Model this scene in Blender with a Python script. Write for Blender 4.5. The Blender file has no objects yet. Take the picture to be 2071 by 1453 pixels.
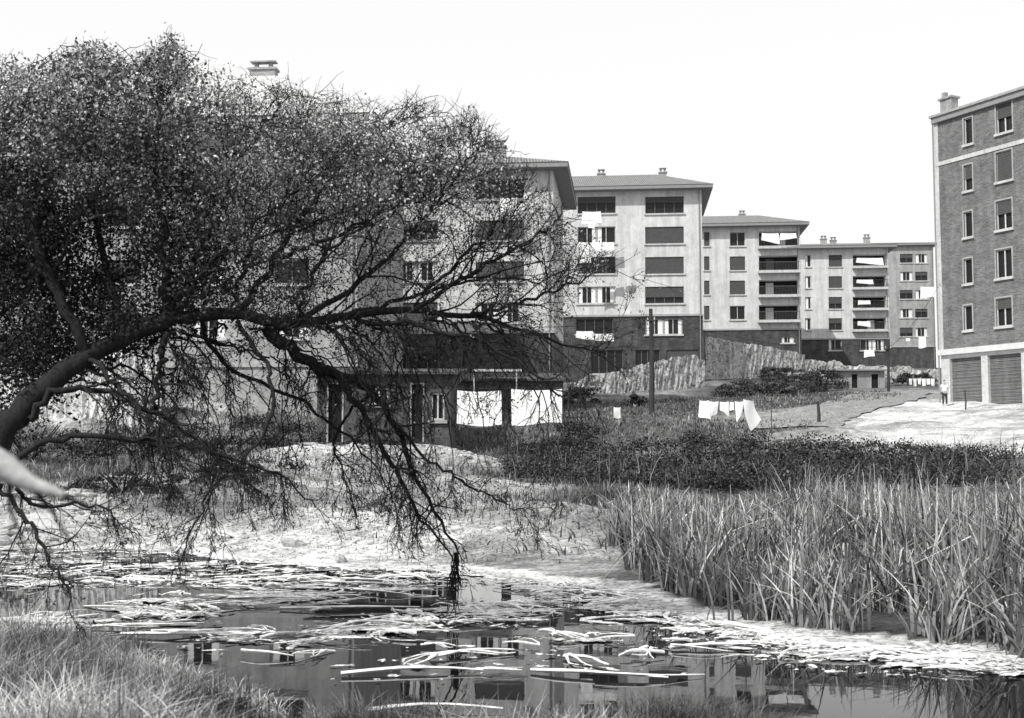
import bpy, math, random
import numpy as np
from mathutils import Vector, Matrix
random.seed(7); rng=np.random.default_rng(7)
S=bpy.context.scene; COL=S.collection
FP=2400.0; CH=2.0; HOR=905.0
PIT=math.atan((HOR-726.5)/FP); cp,sp=math.cos(PIT),math.sin(PIT)
def ray(u,v):
    a=(u-1035.5)/FP; b=(726.5-v)/FP
    return Vector((a, cp-b*sp, sp+b*cp))
def P(u,v,D):
    r=ray(u,v); k=D/r.y
    return Vector((r.x*k, D, CH+r.z*k))
def G(u,v,z=0.0):
    r=ray(u,v); k=(z-CH)/r.z
    return Vector((r.x*k,r.y*k,z))
# ------------------------------------------------------------ camera / light
cam=bpy.data.cameras.new("camera"); co=bpy.data.objects.new("camera",cam); COL.objects.link(co)
cam.sensor_width=36; cam.lens=36*FP/2071; cam.clip_start=.05; cam.clip_end=6000
cam.dof.use_dof=True; cam.dof.focus_distance=26; cam.dof.aperture_fstop=3.2
co.location=(0,0,CH); co.rotation_euler=(math.pi/2+PIT,0,0); S.camera=co
S.view_settings.view_transform='Standard'; S.view_settings.look='None'; S.view_settings.exposure=0
sd=Vector((-0.62,-0.66,1.0)).normalized()
sl=bpy.data.lights.new("sun",'SUN'); sl.energy=4.2; sl.angle=math.radians(.6); sl.color=(1,.99,.98)
so=bpy.data.objects.new("sun",sl); COL.objects.link(so); so.rotation_euler=(-sd).to_track_quat('-Z','Y').to_euler(); so.location=(-20,-20,40)
w=bpy.data.worlds.new("World"); S.world=w; w.use_nodes=True
nt=w.node_tree; N=nt.nodes; Lk=nt.links
bg=N['Background']; sky=N.new('ShaderNodeTexSky'); sky.sky_type='NISHITA'; sky.sun_disc=False
sky.sun_elevation=math.asin(sd.z); sky.sun_rotation=math.atan2(sd.x,sd.y)
bw=N.new('ShaderNodeRGBToBW'); Lk.new(sky.outputs[0],bw.inputs[0])
m1=N.new('ShaderNodeMath'); m1.operation='MULTIPLY_ADD'; m1.inputs[1].default_value=.35; m1.inputs[2].default_value=9.0; Lk.new(bw.outputs[0],m1.inputs[0])
m2=N.new('ShaderNodeMath'); m2.operation='MINIMUM'; m2.inputs[1].default_value=10.4; Lk.new(m1.outputs[0],m2.inputs[0])
Lk.new(m2.outputs[0],bg.inputs[0]); bg.inputs[1].default_value=.1
# ------------------------------------------------------------ materials
def mat(name,base,rough=.9,ns=8.0,amt=.35,attr=False,bump=0.0,stretch=None,ns2=None,spec=.2,brick=None,wave=None,streak=0,bd=.05,speck=0):
    m=bpy.data.materials.new(name); m.use_nodes=True; n=m.node_tree.nodes; l=m.node_tree.links
    b=n['Principled BSDF']; b.inputs['Roughness'].default_value=rough; b.inputs['Specular IOR Level'].default_value=spec
    tc=n.new('ShaderNodeTexCoord'); mp=n.new('ShaderNodeMapping'); l.new(tc.outputs['Object'],mp.inputs[0])
    if stretch: mp.inputs['Scale'].default_value=stretch
    def noise(sc,det,lo,hi,a,bq,vec=None,rg=.7):
        q=n.new('ShaderNodeTexNoise'); q.inputs['Scale'].default_value=sc; q.inputs['Detail'].default_value=det; q.inputs['Roughness'].default_value=rg
        l.new(vec or mp.outputs[0],q.inputs['Vector']); r=n.new('ShaderNodeMapRange'); r.inputs[1].default_value=lo; r.inputs[2].default_value=hi; r.inputs[3].default_value=a; r.inputs[4].default_value=bq
        l.new(q.outputs[0],r.inputs[0]); return q,r.outputs[0]
    def mul(a,bb):
        q=n.new('ShaderNodeMath'); q.operation='MULTIPLY'
        for i,x in enumerate((a,bb)):
            if isinstance(x,(int,float)): q.inputs[i].default_value=x
            else: l.new(x,q.inputs[i])
        return q.outputs[0]
    nz,val=noise(ns,7,.3,.7,1-amt,1+amt)
    if ns2: val=mul(val,noise(ns2,5,.3,.7,1-amt,1+amt*.7)[1])
    if speck: val=mul(val,noise(speck,3,.5,.62,1.1,.35)[1])
    if streak:
        m3=n.new('ShaderNodeMapping'); m3.inputs['Scale'].default_value=(1.4,1.4,.12); l.new(tc.outputs['Object'],m3.inputs[0])
        val=mul(val,noise(1.5,5,.35,.6,1-streak,1.03,m3.outputs[0])[1])
    if brick:
        du=brick; dt=n.new('ShaderNodeVectorMath'); dt.operation='DOT_PRODUCT'; dt.inputs[1].default_value=(du.x,du.y,0)
        l.new(tc.outputs['Object'],dt.inputs[0]); sx=n.new('ShaderNodeSeparateXYZ'); l.new(tc.outputs['Object'],sx.inputs[0])
        cb=n.new('ShaderNodeCombineXYZ'); l.new(dt.outputs['Value'],cb.inputs[0]); l.new(sx.outputs[2],cb.inputs[1])
        bk=n.new('ShaderNodeTexBrick'); bk.inputs['Scale'].default_value=1.0; bk.inputs['Brick Width'].default_value=.28; bk.inputs['Row Height'].default_value=.085; bk.inputs['Mortar Size'].default_value=.012
        bk.inputs['Color1'].default_value=(.7,.7,.7,1); bk.inputs['Color2'].default_value=(1.3,1.3,1.3,1); bk.inputs['Mortar'].default_value=(1.5,1.5,1.5,1)
        l.new(cb.outputs[0],bk.inputs['Vector']); bb=n.new('ShaderNodeRGBToBW'); l.new(bk.outputs[0],bb.inputs[0]); val=mul(val,bb.outputs[0])
    if wave:
        wv=n.new('ShaderNodeTexWave'); wv.bands_direction=wave[0]; wv.inputs['Scale'].default_value=wave[1]; wv.inputs['Distortion'].default_value=.4
        l.new(tc.outputs['Object'],wv.inputs['Vector']); r3=n.new('ShaderNodeMapRange'); r3.inputs[3].default_value=.6; r3.inputs[4].default_value=1.2; l.new(wv.outputs['Fac'],r3.inputs[0]); val=mul(val,r3.outputs[0])
    if attr:
        at=n.new('ShaderNodeAttribute'); at.attribute_name='col'; val=mul(val,at.outputs['Fac'])
    else: val=mul(val,base)
    l.new(val,b.inputs['Base Color'])
    if bump:
        bp=n.new('ShaderNodeBump'); bp.inputs['Strength'].default_value=bump; bp.inputs['Distance'].default_value=bd; l.new(nz.outputs[0],bp.inputs['Height']); l.new(bp.outputs[0],b.inputs['Normal'])
    return m
DU=Vector((math.cos(.096),-math.sin(.096),0)); DR=Vector((.454,-.891,0)).normalized()
M=dict(
 ground=mat('ground_earth',1,ns=5,amt=.42,attr=True,bump=.8,ns2=.8,bd=.04,speck=13),
 plaster=mat('pale_plaster',.62,ns=1.1,amt=.15,ns2=11,streak=.22),
 plaster2=mat('grey_plaster',.36,ns=1.1,amt=.2,ns2=6,streak=.25),
 brick=mat('dark_brick',.065,ns=1.2,amt=.5,brick=DU,streak=.3),
 brick2=mat('brown_brick',.155,ns=1.2,amt=.25,ns2=14,brick=DR,streak=.2),
 roof=mat('roof_tiles',.2,ns=3,amt=.35,wave=('X',1.6)),
 roofz=mat('pale_hazed_tiles',.5,ns=2,amt=.3,ns2=9),  # roof of the nearest block, haze painted in as a lighter tile colour
 trim=mat('pale_trim',.55,ns=4,amt=.2,streak=.2),
 fascia=mat('eave_board',.26,ns=4,amt=.15),
 frame=mat('window_frame_paint',.5,ns=4,amt=.1),
 dframe=mat('dark_window_frame',.12,ns=4,amt=.2),
 wframe=mat('white_paint',.6,ns=4,amt=.15),
 surr=mat('dull_surround',.36,ns=4,amt=.2),
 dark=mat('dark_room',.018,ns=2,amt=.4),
 blind=mat('roller_blind',.085,ns=4,amt=.2,wave=('Z',3.0)),
 curtain=mat('white_curtain',.75,ns=9,amt=.15),
 cloth=mat('white_cotton',.93,ns=5,amt=.03),
 stone=mat('rubble_stone',.45,ns=1.2,amt=.45,ns2=7,bump=1,streak=.35,speck=4,bd=.15),
 stone2=mat('whitewashed_rubble',.6,ns=2.2,amt=.3,ns2=9,bump=.8,speck=5),
 wood=mat('weathered_wood',.05,ns=6,amt=.4,stretch=(1,1,.15)),
 shed=mat('dark_rendered_wall',.085,ns=1.4,amt=.6,ns2=6),
 sheet=mat('pale_corrugated_sheet',.5,ns=3,amt=.2,wave=('X',4)),
 bark=mat('dark_bark',.024,ns=14,amt=.5,bump=.8,stretch=(1,1,.4)),
 barkl=mat('weathered_bare_bark',.4,ns=10,amt=.5,bump=.6),
 leaf=mat('leaves',1,ns=3,amt=.3,attr=True,rough=.6,spec=.3),
 blade=mat('reed_blades',1,ns=4,amt=.3,attr=True,rough=.6,spec=.3),
 grass=mat('grass_blades',1,ns=4,amt=.3,attr=True,rough=.7),
 straw=mat('bleached_reed',.75,ns=8,amt=.4),
 scum=mat('floating_scum',.6,ns=10,amt=.5,ns2=3,speck=16),
 rock=mat('pale_rock',.45,ns=5,amt=.35,bump=.8),
 road=mat('dusty_road',.26,ns=1.5,amt=.35,ns2=7,bump=.3,speck=9),
 shutter=mat('garage_shutter',.17,ns=3,amt=.25,wave=('Z',3.2),streak=.2),
 skin=mat('skin',.4,ns=5,amt=.05), dcl=mat('dark_cloth',.05,ns=9,amt=.2), wire=mat('wire',.05,ns=2,amt=.1))
gl=bpy.data.materials.new('window_glass'); gl.use_nodes=True; b=gl.node_tree.nodes['Principled BSDF']
b.inputs['Base Color'].default_value=(.02,.02,.02,1); b.inputs['Roughness'].default_value=.25; b.inputs['Specular IOR Level'].default_value=.25; M['glass']=gl
wm=bpy.data.materials.new('pond_water'); wm.use_nodes=True; n=wm.node_tree.nodes; l=wm.node_tree.links; b=n['Principled BSDF']
b.inputs['Base Color'].default_value=(.006,.006,.006,1); b.inputs['Roughness'].default_value=.02; b.inputs['IOR'].default_value=1.3
tc=n.new('ShaderNodeTexCoord'); nz=n.new('ShaderNodeTexNoise'); nz.inputs['Scale'].default_value=1.6; nz.inputs['Detail'].default_value=3; l.new(tc.outputs['Object'],nz.inputs[0])
bp=n.new('ShaderNodeBump'); bp.inputs['Strength'].default_value=.05; bp.inputs['Distance'].default_value=.02; l.new(nz.outputs[0],bp.inputs['Height']); l.new(bp.outputs[0],b.inputs['Normal']); M['water']=wm
# ------------------------------------------------------------ object helpers
def tag(o,label=None,cat=None,group=None,kind=None):
    if label:o['label']=label
    if cat:o['category']=cat
    if group:o['group']=group
    if kind:o['kind']=kind
    return o
def empty(name,loc,label,cat,group=None):
    o=bpy.data.objects.new(name,None); COL.objects.link(o); o.location=loc; o.empty_display_size=.2
    return tag(o,label,cat,group)
def mk(name,v,f,m,parent=None,cols=None,smooth=False,local=False):
    me=bpy.data.meshes.new(name)
    if isinstance(v,np.ndarray): v=v.tolist()
    if isinstance(f,np.ndarray): f=f.tolist()
    me.from_pydata(v,[],f); me.materials.append(M[m])
    if cols is not None:
        a=me.color_attributes.new('col','FLOAT_COLOR','POINT'); c=np.asarray(cols,dtype=np.float32)
        a.data.foreach_set('color',np.stack([c,c,c,np.ones_like(c)],1).ravel())
    if smooth: me.polygons.foreach_set('use_smooth',[True]*len(me.polygons))
    o=bpy.data.objects.new(name,me); COL.objects.link(o)
    if parent is not None:
        o.parent=parent
        if parent.type=='EMPTY' and not local: o.matrix_parent_inverse=Matrix.Translation(-Vector(parent.location))
    return o
class MB:
    def __init__(s): s.v=[];s.f=[]
    def quad(s,*p):
        i=len(s.v); s.v+= [tuple(q) for q in p]; s.f.append(tuple(range(i,i+len(p)))); return s
    def hexa(s,p):
        i=len(s.v); s.v+=[tuple(q) for q in p]
        for a in ((0,3,2,1),(4,5,6,7),(0,1,5,4),(1,2,6,5),(2,3,7,6),(3,0,4,7)): s.f.append(tuple(i+k for k in a))
        return s
    def box(s,x0,x1,y0,y1,z0,z1): return s.hexa([(x0,y0,z0),(x1,y0,z0),(x1,y1,z0),(x0,y1,z0),(x0,y0,z1),(x1,y0,z1),(x1,y1,z1),(x0,y1,z1)])
    def tube(s,pts,radii,k=6):
        pts=[Vector(p) for p in pts]; n=len(pts); i0=len(s.v)
        for j,p in enumerate(pts):
            t=(pts[min(j+1,n-1)]-pts[max(j-1,0)])
            if t.length<1e-6:t=Vector((0,0,1))
            t.normalize(); ref=Vector((0.3,1,.2)) if abs(t.y)<.85 else Vector((1,0,.1))
            a=t.cross(ref).normalized(); b2=t.cross(a)
            for q in range(k):
                an=2*math.pi*q/k; s.v.append(tuple(p+(a*math.cos(an)+b2*math.sin(an))*radii[j]))
        for j in range(n-1):
            for q in range(k):
                s.f.append((i0+j*k+q,i0+j*k+(q+1)%k,i0+(j+1)*k+(q+1)%k,i0+(j+1)*k+q))
        if k>3:
            s.f.append(tuple(i0+q for q in range(k))); s.f.append(tuple(i0+(n-1)*k+q for q in reversed(range(k))))
        return s
    def build(s,name,m,parent=None,smooth=False,local=False): return mk(name,s.v,s.f,m,parent,smooth=smooth,local=local)
class Fr:
    def __init__(s,u,D,du): s.O=P(u,HOR,D); s.O.z=0; s.du=du; s.dn=Vector((-du.y,du.x,0))
    def p(s,a,z,d): q=s.O+s.du*a+s.dn*d; return Vector((q.x,q.y,z))
    def px(s,u,v,d=0):
        r=ray(u,v); C=Vector((0,0,CH)); t=((s.O+s.dn*d-C).dot(s.dn))/r.dot(s.dn); q=C+r*t
        return ((q-s.O).dot(s.du),q.z)
    def box(s,mb,a0,a1,z0,z1,d0,d1):
        return mb.hexa([s.p(a0,z0,d0),s.p(a1,z0,d0),s.p(a1,z0,d1),s.p(a0,z0,d1),s.p(a0,z1,d0),s.p(a1,z1,d0),s.p(a1,z1,d1),s.p(a0,z1,d1)])
# ------------------------------------------------------------ terrain
pond=[(-14,14.2),(-9,13.6)]+[tuple(G(*q).xy) for q in ((0,1290),(250,1312),(450,1385),(600,1460))]+[(0,8.2),(1.7,7.9),(4,7.4),(12,6),(13,9),(8,10.0)]+\
     [tuple(G(*q).xy) for q in ((2071,1355),(1930,1328),(1800,1324),(1600,1308),(1480,1275),(1380,1262),(1250,1222),(1180,1190),(1060,1180),(900,1156),(700,1152),(500,1136),(300,1112),(0,1108))]+[(-14,25)]
pond=np.array(pond)
def sdist(x,y):
    x=np.asarray(x,float);y=np.asarray(y,float); ins=np.zeros(x.shape,bool); dm=np.full(x.shape,1e9)
    for i in range(len(pond)):
        x0,y0=pond[i];x1,y1=pond[(i+1)%len(pond)]
        t=np.clip(((x-x0)*(x1-x0)+(y-y0)*(y1-y0))/((x1-x0)**2+(y1-y0)**2),0,1)
        dm=np.minimum(dm,np.hypot(x-x0-t*(x1-x0),y-y0-t*(y1-y0)))
        c=((y0>y)!=(y1>y)); xi=(x1-x0)*(y-y0)/((y1-y0) if abs(y1-y0)>1e-9 else 1e-9)+x0
        ins^=(c&(x<xi))
    return np.where(ins,dm,-dm)+.12*np.sin(x*3.1+y)*np.cos(y*2.3)+.06*np.sin(x*7.3)+.05*np.sin(x*11+y*9)
ctl=[(100,1080,25,.45),(500,1095,23.5,.5),(800,1105,22.5,.45),(1150,1118,22,.36),(100,1010,30,.28),(400,1000,30,.2),(700,978,32,.33),(950,980,32,.36),(1150,1030,26,.3),
(200,950,38,.1),(450,925,40,.2),(600,905,41,.5),(760,903,41,.5),(900,907,41,.5),(1000,930,40,.42),(1080,962,40,.08),(1120,967,36,.1),(300,900,52,.2),(700,930,50,.06),(900,927,50,.06),(0,900,45,.12),
(100,815,57,.6),(400,815,57,.3),(650,850,58,.15),(1000,868,58,.1),(1130,868,58,.1),(1000,850,70,.12),(-400,815,57,.3),(-400,900,45,.2),
(1300,965,42,.05),(1600,965,42,.05),(1900,955,42,.06),(2071,930,41,.15),(1200,872,58,.1),(1400,870,58,.1),(1550,868,58,.12),(1700,868,55,.35),(1900,872,52,.55),(2071,872,50,.55),(2071,905,44,.5),(2300,880,50,.5),
(1800,845,62,.55),(1905,817,71,.6),(2071,817,67,.6),(2200,817,64,.5),(1800,800,82,.2),(1650,815,80,.13),(1500,822,78,.1),(1300,828,76,.1),(1150,835,74,.1),
(1300,800,98,.2),(1150,800,98,.15),(1500,800,95,.06),(1650,797,93,.08),(1790,795,92,.2),(1900,790,90,.25),(1300,765,112,.2),(1500,762,118,.06),(1700,780,118,.06),(1880,780,120,.1),
(1500,735,138,.12),(1700,745,155,.12),(1880,745,178,.12),(1000,820,95,.12),(1500,755,260,.15),(500,775,260,.15),(2500,755,260,.15),(0,800,100,.15),(2600,800,90,.4)]
cx=[]; cz=[]; ca=[]
for u,v,D,a in ctl:
    q=P(u,v,D); cx.append((q.x,q.y)); cz.append(q.z); ca.append(a)
for x,y,z,a in ((-6,0,.55,.12),(0,0,.42,.12),(6,0,.35,.12),(-4,8,.4,.12),(-7,11,.45,.12),(-12,8,.8,.12),(0,6,.3,.1),(8,4,.3,.1),(3,16,.1,.04),(6,14,.15,.04),(6,25,.3,.04),(14,25,.6,.04),(2.5,30,.5,.05),(3,22,.15,.04),(14,14,.3,.05),(-20,20,.9,.2),(22,20,1,.1),(-2,-30,.5,.1),(-60,-10,2,.1),(60,-10,2,.1)):
    cx.append((x,y)); cz.append(z); ca.append(a)
cx=np.array(cx); cz=np.array(cz); ca=np.array(ca)
A=np.linalg.norm(cx[:,None]-cx[None],axis=2); nC=len(cx)
K=np.zeros((nC+1,nC+1)); K[:nC,:nC]=-A; K[:nC,nC]=1;K[nC,:nC]=1
wt=np.linalg.solve(K,np.append(cz,0))
def Hn(x,y,noise=True):
    x=np.asarray(x,float);y=np.asarray(y,float)
    xc=np.clip(x,-120,140); yc=np.clip(y,-30,270)
    z=np.full(x.shape,wt[-1])
    for i in range(nC): z=z-wt[i]*np.hypot(xc-cx[i,0],yc-cx[i,1])
    d=sdist(x,y)
    if noise: z=z+.10*np.sin(x*.9+1.3*np.sin(y*.5))*np.cos(y*.7+.4*x)+.05*np.sin(x*2.7+1.3*np.sin(y*1.9))*np.cos(y*2.1+.7*x)+.03*np.sin(x*6.1+y*2.3)*np.sin(y*5.7-x)
    wgt=np.clip((-d-.4)/2.4,0,1); wgt=wgt*wgt*(3-2*wgt)
    zo=.015+(np.maximum(z,.05)-.015)*wgt
    return np.where(d>0,-.04-.25*np.minimum(d,1.6),zo)
def H(x,y): return float(Hn(np.array([x]),np.array([y]))[0])
def Alb(x,y):
    num=0;den=0
    for i in range(nC):
        ww=1/(np.hypot(x-cx[i,0],(y-cx[i,1]))**4+.3); num=num+ww*ca[i]; den=den+ww
    return num/den
xs=np.array([-2500,-900,-350,-160]+list(np.arange(-110,-22,4.))+list(np.arange(-22,16,.2))+list(np.arange(16,40,.6))+list(np.arange(40,130,4.))+[160,350,900,2500])
ys=np.array([-2500,-800,-250,-90,-40,-20,-10,-4]+list(np.arange(0,6,.5))+list(np.arange(6,30,.17))+list(np.arange(30,48,.3))+list(np.arange(48,90,.6))+list(np.arange(90,200,2.5))+[220,260,330,600,1200,3500])
X,Y=np.meshgrid(xs,ys); Z=Hn(X,Y); nx,ny=len(xs),len(ys)
inm=(X>-15)&(X<2)&(Y>21)&(Y<44)&(sdist(X,Y)<-.8); Z=Z+np.where(inm,rng.normal(0,.022,X.shape),0)
I=np.arange(nx*ny).reshape(ny,nx)
F=np.stack([I[:-1,:-1],I[:-1,1:],I[1:,1:],I[1:,:-1]],-1).reshape(-1,4)
alb=Alb(X,Y); alb=alb*(1+.5*np.sin(X*.9+2*np.sin(Y*.5))*np.sin(Y*.7+X*.3)*.7)*rng.uniform(.65,1.25,X.shape)
sdv=sdist(X,Y); alb=np.where((sdv>-.9)&(Y>10.5)&(sdv<.3),.56+.1*np.sin(X*5+Y*3),alb); alb=np.where(sdv>.3,.03,alb)
tag(mk('ground',np.stack([X,Y,Z],-1).reshape(-1,3),F,'ground',cols=alb.ravel(),smooth=True),kind='structure')
mb=MB(); mb.quad((-22,5,0),(16,5,0),(16,27,0),(-22,27,0)); tag(mb.build('water','water'),kind='structure')
L=[(1520,862,58),(1560,845,65),(1600,835,70),(1690,815,80),(1740,800,90)]; R=[(1700,862,57),(1720,850,61),(1760,838,66),(1850,815,76),(1905,795,86)]
rows=[]
for j in range(len(L)-1):
    for t in np.linspace(0,1,8)[:(8 if j==len(L)-2 else 7)]:
        a=P(*L[j]).lerp(P(*L[j+1]),t); c=P(*R[j]).lerp(P(*R[j+1]),t); rows.append([a.lerp(c,k/10) for k in range(11)])
rv=[]
for r in rows:
    jl,jr=random.uniform(-.25,.25),random.uniform(-.25,.25)
    for k,q in enumerate(r): 
        x_=q.x+(jl if k==0 else jr if k==10 else 0); rv.append((x_,q.y,H(x_,q.y)+.07))
rf=[(i*11+k,i*11+k+1,(i+1)*11+k+1,(i+1)*11+k) for i in range(len(rows)-1) for k in range(10)]
tag(mk('road',rv,rf,'road',smooth=True),kind='structure')
# ------------------------------------------------------------ buildings
def facade(mb,F,s0,s1,z0,z1,ops,d=0):
    ss=sorted(set([s0,s1]+[min(max(o[k],s0),s1) for o in ops for k in (0,1)])); zz=sorted(set([z0,z1]+[min(max(o[k],z0),z1) for o in ops for k in (2,3)]))
    for i in range(len(ss)-1):
        for j in range(len(zz)-1):
            a,c=(ss[i]+ss[i+1])/2,(zz[j]+zz[j+1])/2
            if any(o[0]<a<o[1] and o[2]<c<o[3] for o in ops): continue
            mb.quad(F.p(ss[i],zz[j],d),F.p(ss[i+1],zz[j],d),F.p(ss[i+1],zz[j+1],d),F.p(ss[i],zz[j+1],d))
    for o in ops:
        c=(o[2]+o[3])/2
        if not(z0<c<z1): continue
        a0,a1,b0,b1,dp=o[0],o[1],max(o[2],z0),min(o[3],z1),o[4]
        mb.quad(F.p(a0,b0,d),F.p(a0,b0,d+dp),F.p(a0,b1,d+dp),F.p(a0,b1,d)); mb.quad(F.p(a1,b0,d+dp),F.p(a1,b0,d),F.p(a1,b1,d),F.p(a1,b1,d+dp))
        mb.quad(F.p(a0,b0,d),F.p(a1,b0,d),F.p(a1,b0,d+dp),F.p(a0,b0,d+dp)); mb.quad(F.p(a0,b1,d+dp),F.p(a1,b1,d+dp),F.p(a1,b1,d),F.p(a0,b1,d))
def window(F,root,r,kind,fm='dframe',sill='trim',nm=1,fw=.07):
    s0,s1,z0,z1,dp=r; e=.004
    fr=MB(); y0,y1=dp-.1,dp-.04
    F.box(fr,s0+e,s0+fw,z0+e,z1-e,y0,y1);F.box(fr,s1-fw,s1-e,z0+e,z1-e,y0,y1);F.box(fr,s0+fw,s1-fw,z0+e,z0+fw,y0,y1);F.box(fr,s0+fw,s1-fw,z1-fw,z1-e,y0,y1)
    for k in range(nm):
        c=s0+(s1-s0)*(k+1)/(nm+1); F.box(fr,c-.035,c+.035,z0+fw,z1-fw,y0+.004,y1-.004)
    f=fr.build('window',fm,root)
    MB().quad(F.p(s0,z0,dp),F.p(s1,z0,dp),F.p(s1,z1,dp),F.p(s0,z1,dp)).build('pane','glass',f)
    if sill: F.box(MB(),s0-.12,s1+.12,z0-.14,z0-.004,-.12,.02).build('sill',sill,f)
    if kind in('blind','half'):
        zb=z0+fw if kind=='blind' else z0+(z1-z0)*random.uniform(.35,.65)
        F.box(MB(),s0+fw,s1-fw,zb,z1-fw,y0-.03,y0-.004).build('roller_blind','blind',f)
    if kind=='curt':
        n=nm+1
        for k in range(n):
            a=s0+(s1-s0)*k/n+.09; bb=s0+(s1-s0)*(k+1)/n-.09; wd=(bb-a)*random.uniform(.4,.7)
            if n>1 and random.random()<.2: continue
            p=a if k%2==0 else bb-wd
            F.box(MB(),p,p+wd,z0+fw,z1-fw,dp-.034,dp-.006).build('curtain','curtain',f)
def balcony(F,root,r,proj=.7):
    s0,s1,z0,z1,dp=r
    bk=MB().quad(F.p(s0,z0,dp),F.p(s1,z0,dp),F.p(s1,z1,dp),F.p(s0,z1,dp)).build('balcony','dark',root)  # near-black back wall, the recess darkness is painted into its colour
    sb=MB(); F.box(sb,s0-.15,s1+.15,z0-.32,z0-.004,-proj,.0-.003); sb.build('slab','trim',bk)
    rl=MB(); F.box(rl,s0-.12,s1+.12,z0+.92,z0+.98,-proj+.02,-proj+.08)
    n=int((s1-s0)/.16)
    for k in range(n+1):
        c=s0-.1+(s1-s0+.2)*k/n; F.box(rl,c-.012,c+.012,z0,z0+.92,-proj+.035,-proj+.06)
    rl.build('railing','dframe',bk)
    dr=MB(); c=s0+(s1-s0)*random.choice([.3,.6]); F.box(dr,c-.45,c+.45,z0+.01,z1-.2,dp-.06,dp-.01); dr.build('door',random.choice(['blind','dframe','frame']),bk)
def hip(F,root,s0,s1,dep,ze,rise,inset,ov=1.0,chim=(),rm='roof'):
    a0,a1,d0,d1=s0-ov,s1+ov,-ov,dep+ov; dm=(d0+d1)/2
    m=MB(); z=ze+.003
    A_,B_,C_,D_=F.p(a0-.05,z,d0-.05),F.p(a1+.05,z,d0-.05),F.p(a1+.05,z,d1+.05),F.p(a0-.05,z,d1+.05); E_,G_=F.p(a0+inset,z+rise,dm),F.p(a1-inset,z+rise,dm)
    m.quad(A_,B_,G_,E_);m.quad(B_,C_,G_);m.quad(C_,D_,E_,G_);m.quad(D_,A_,E_)
    rf=m.build('roof',rm,root)
    F.box(MB(),a0,a1,ze-.32,ze,d0,d1).build('eave','fascia',rf)
    for (sc,dd,wd,hh) in chim:
        c=MB(); zb=ze+rise*.45; zt=ze+rise+hh
        F.box(c,sc-wd/2,sc+wd/2,zb,zt,dd-.3,dd+.3); F.box(c,sc-wd/2-.08,sc+wd/2+.08,zt+.002,zt+.12,dd-.38,dd+.38)
        for k in (-1,1): F.box(c,sc+k*wd*.28-.1,sc+k*wd*.28+.1,zt+.122,zt+.45,dd-.1,dd+.1)
        F.box(c,sc-wd/2,sc+wd/2,zt+.452,zt+.52,dd-.25,dd+.25)
        c.build('chimney','plaster2',rf)
def block(name,label,F,s0,wins,zbase,zbrick,ve,dep,rise,inset,chim,wallm='plaster',basem='brick',ov=1.0,fm='dframe',rm='roof'):
    q=F.p((s0)/2,0,dep/2); root=empty(name,(q.x,q.y,zbase),label,'building','apartment blocks stepping up the hill')
    ops=[]
    for (u0,u1,v0,v1,kind) in wins:
        a=F.px(u0,(v0+v1)/2)[0]; c=F.px(u1,(v0+v1)/2)[0]; zz0=F.px((u0+u1)/2,v1)[1]; zz1=F.px((u0+u1)/2,v0)[1]
        ops.append((a,c,zz0,zz1,1.3 if kind=='bal' else .22))
    zt=ve-.32
    w1=MB(); facade(w1,F,s0,0,zbrick,zt,ops)
    w1.quad(F.p(0,zbrick,0),F.p(0,zbrick,dep),F.p(0,zt,dep),F.p(0,zt,0)); w1.quad(F.p(s0,zbrick,dep),F.p(s0,zbrick,0),F.p(s0,zt,0),F.p(s0,zt,dep)); w1.quad(F.p(0,zbrick,dep),F.p(s0,zbrick,dep),F.p(s0,zt,dep),F.p(0,zt,dep))
    w1.build('wall',wallm,root)
    w2=MB(); facade(w2,F,s0,.0,zbase-3,zbrick-.2,ops)
    w2.quad(F.p(0,zbase-3,0),F.p(0,zbase-3,dep),F.p(0,zbrick-.2,dep),F.p(0,zbrick-.2,0)); w2.quad(F.p(s0,zbase-3,dep),F.p(s0,zbase-3,0),F.p(s0,zbrick-.2,0),F.p(s0,zbrick-.2,dep)); w2.quad(F.p(0,zbase-3,dep),F.p(s0,zbase-3,dep),F.p(s0,zbrick-.2,dep),F.p(0,zbrick-.2,dep))
    w2.build('base_storey',basem,root)
    F.box(MB(),s0-.06,.06,zbrick-.198,zbrick-.002,-.1,dep+.06).build('string_course','surr',root)
    for o,wn in zip(ops,wins):
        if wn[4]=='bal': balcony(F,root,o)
        else: window(F,root,o,wn[4],fm=('frame' if wn[4]=='curt' else fm),nm=(0 if o[1]-o[0]<.9 else 1 if o[1]-o[0]<2 else 3))
    hip(F,root,s0,0,dep,ve,rise,inset,ov,chim,rm)
    MB().tube([F.p(-.25,zt,-.1),F.p(-.25,zbase-1,-.1)],[.05,.05],5).build('downpipe','fascia',root)
    return root
def kk(ch=('blind','open','half','curt')): return random.choice(ch)
FA=Fr(1120,76,DU); wa=[]
for r,v in enumerate((383,466,549,632)):
    wa.append((962,1060,v-20,v+20,('half','blind','blind','curt')[r])); wa.append((800,885,v-20,v+20,kk())); wa.append((650,730,v-20,v+20,kk()))
wa+= [(962,1060,715,760,'blind'),(800,885,715,760,'open')]
block('apartment_building','pale block half hidden by the tree, its right corner beside the two-column block',FA,-17,wa,3,FA.px(1090,668)[1],FA.px(1120,335)[1],12,2.2,5,[(-4,3,1.2,-.2),(-9,6,1.2,.0)])
FB=Fr(1425,110,DU); wb=[]
kb=[('half','half'),('curt','blind'),('open','blind'),('curt','half')]
for r,v in enumerate((415,476,537,597)):
    wb.append((1168,1245,v-17,v+17,kb[r][0])); wb.append((1305,1383,v-17,v+17,kb[r][1]))
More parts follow.
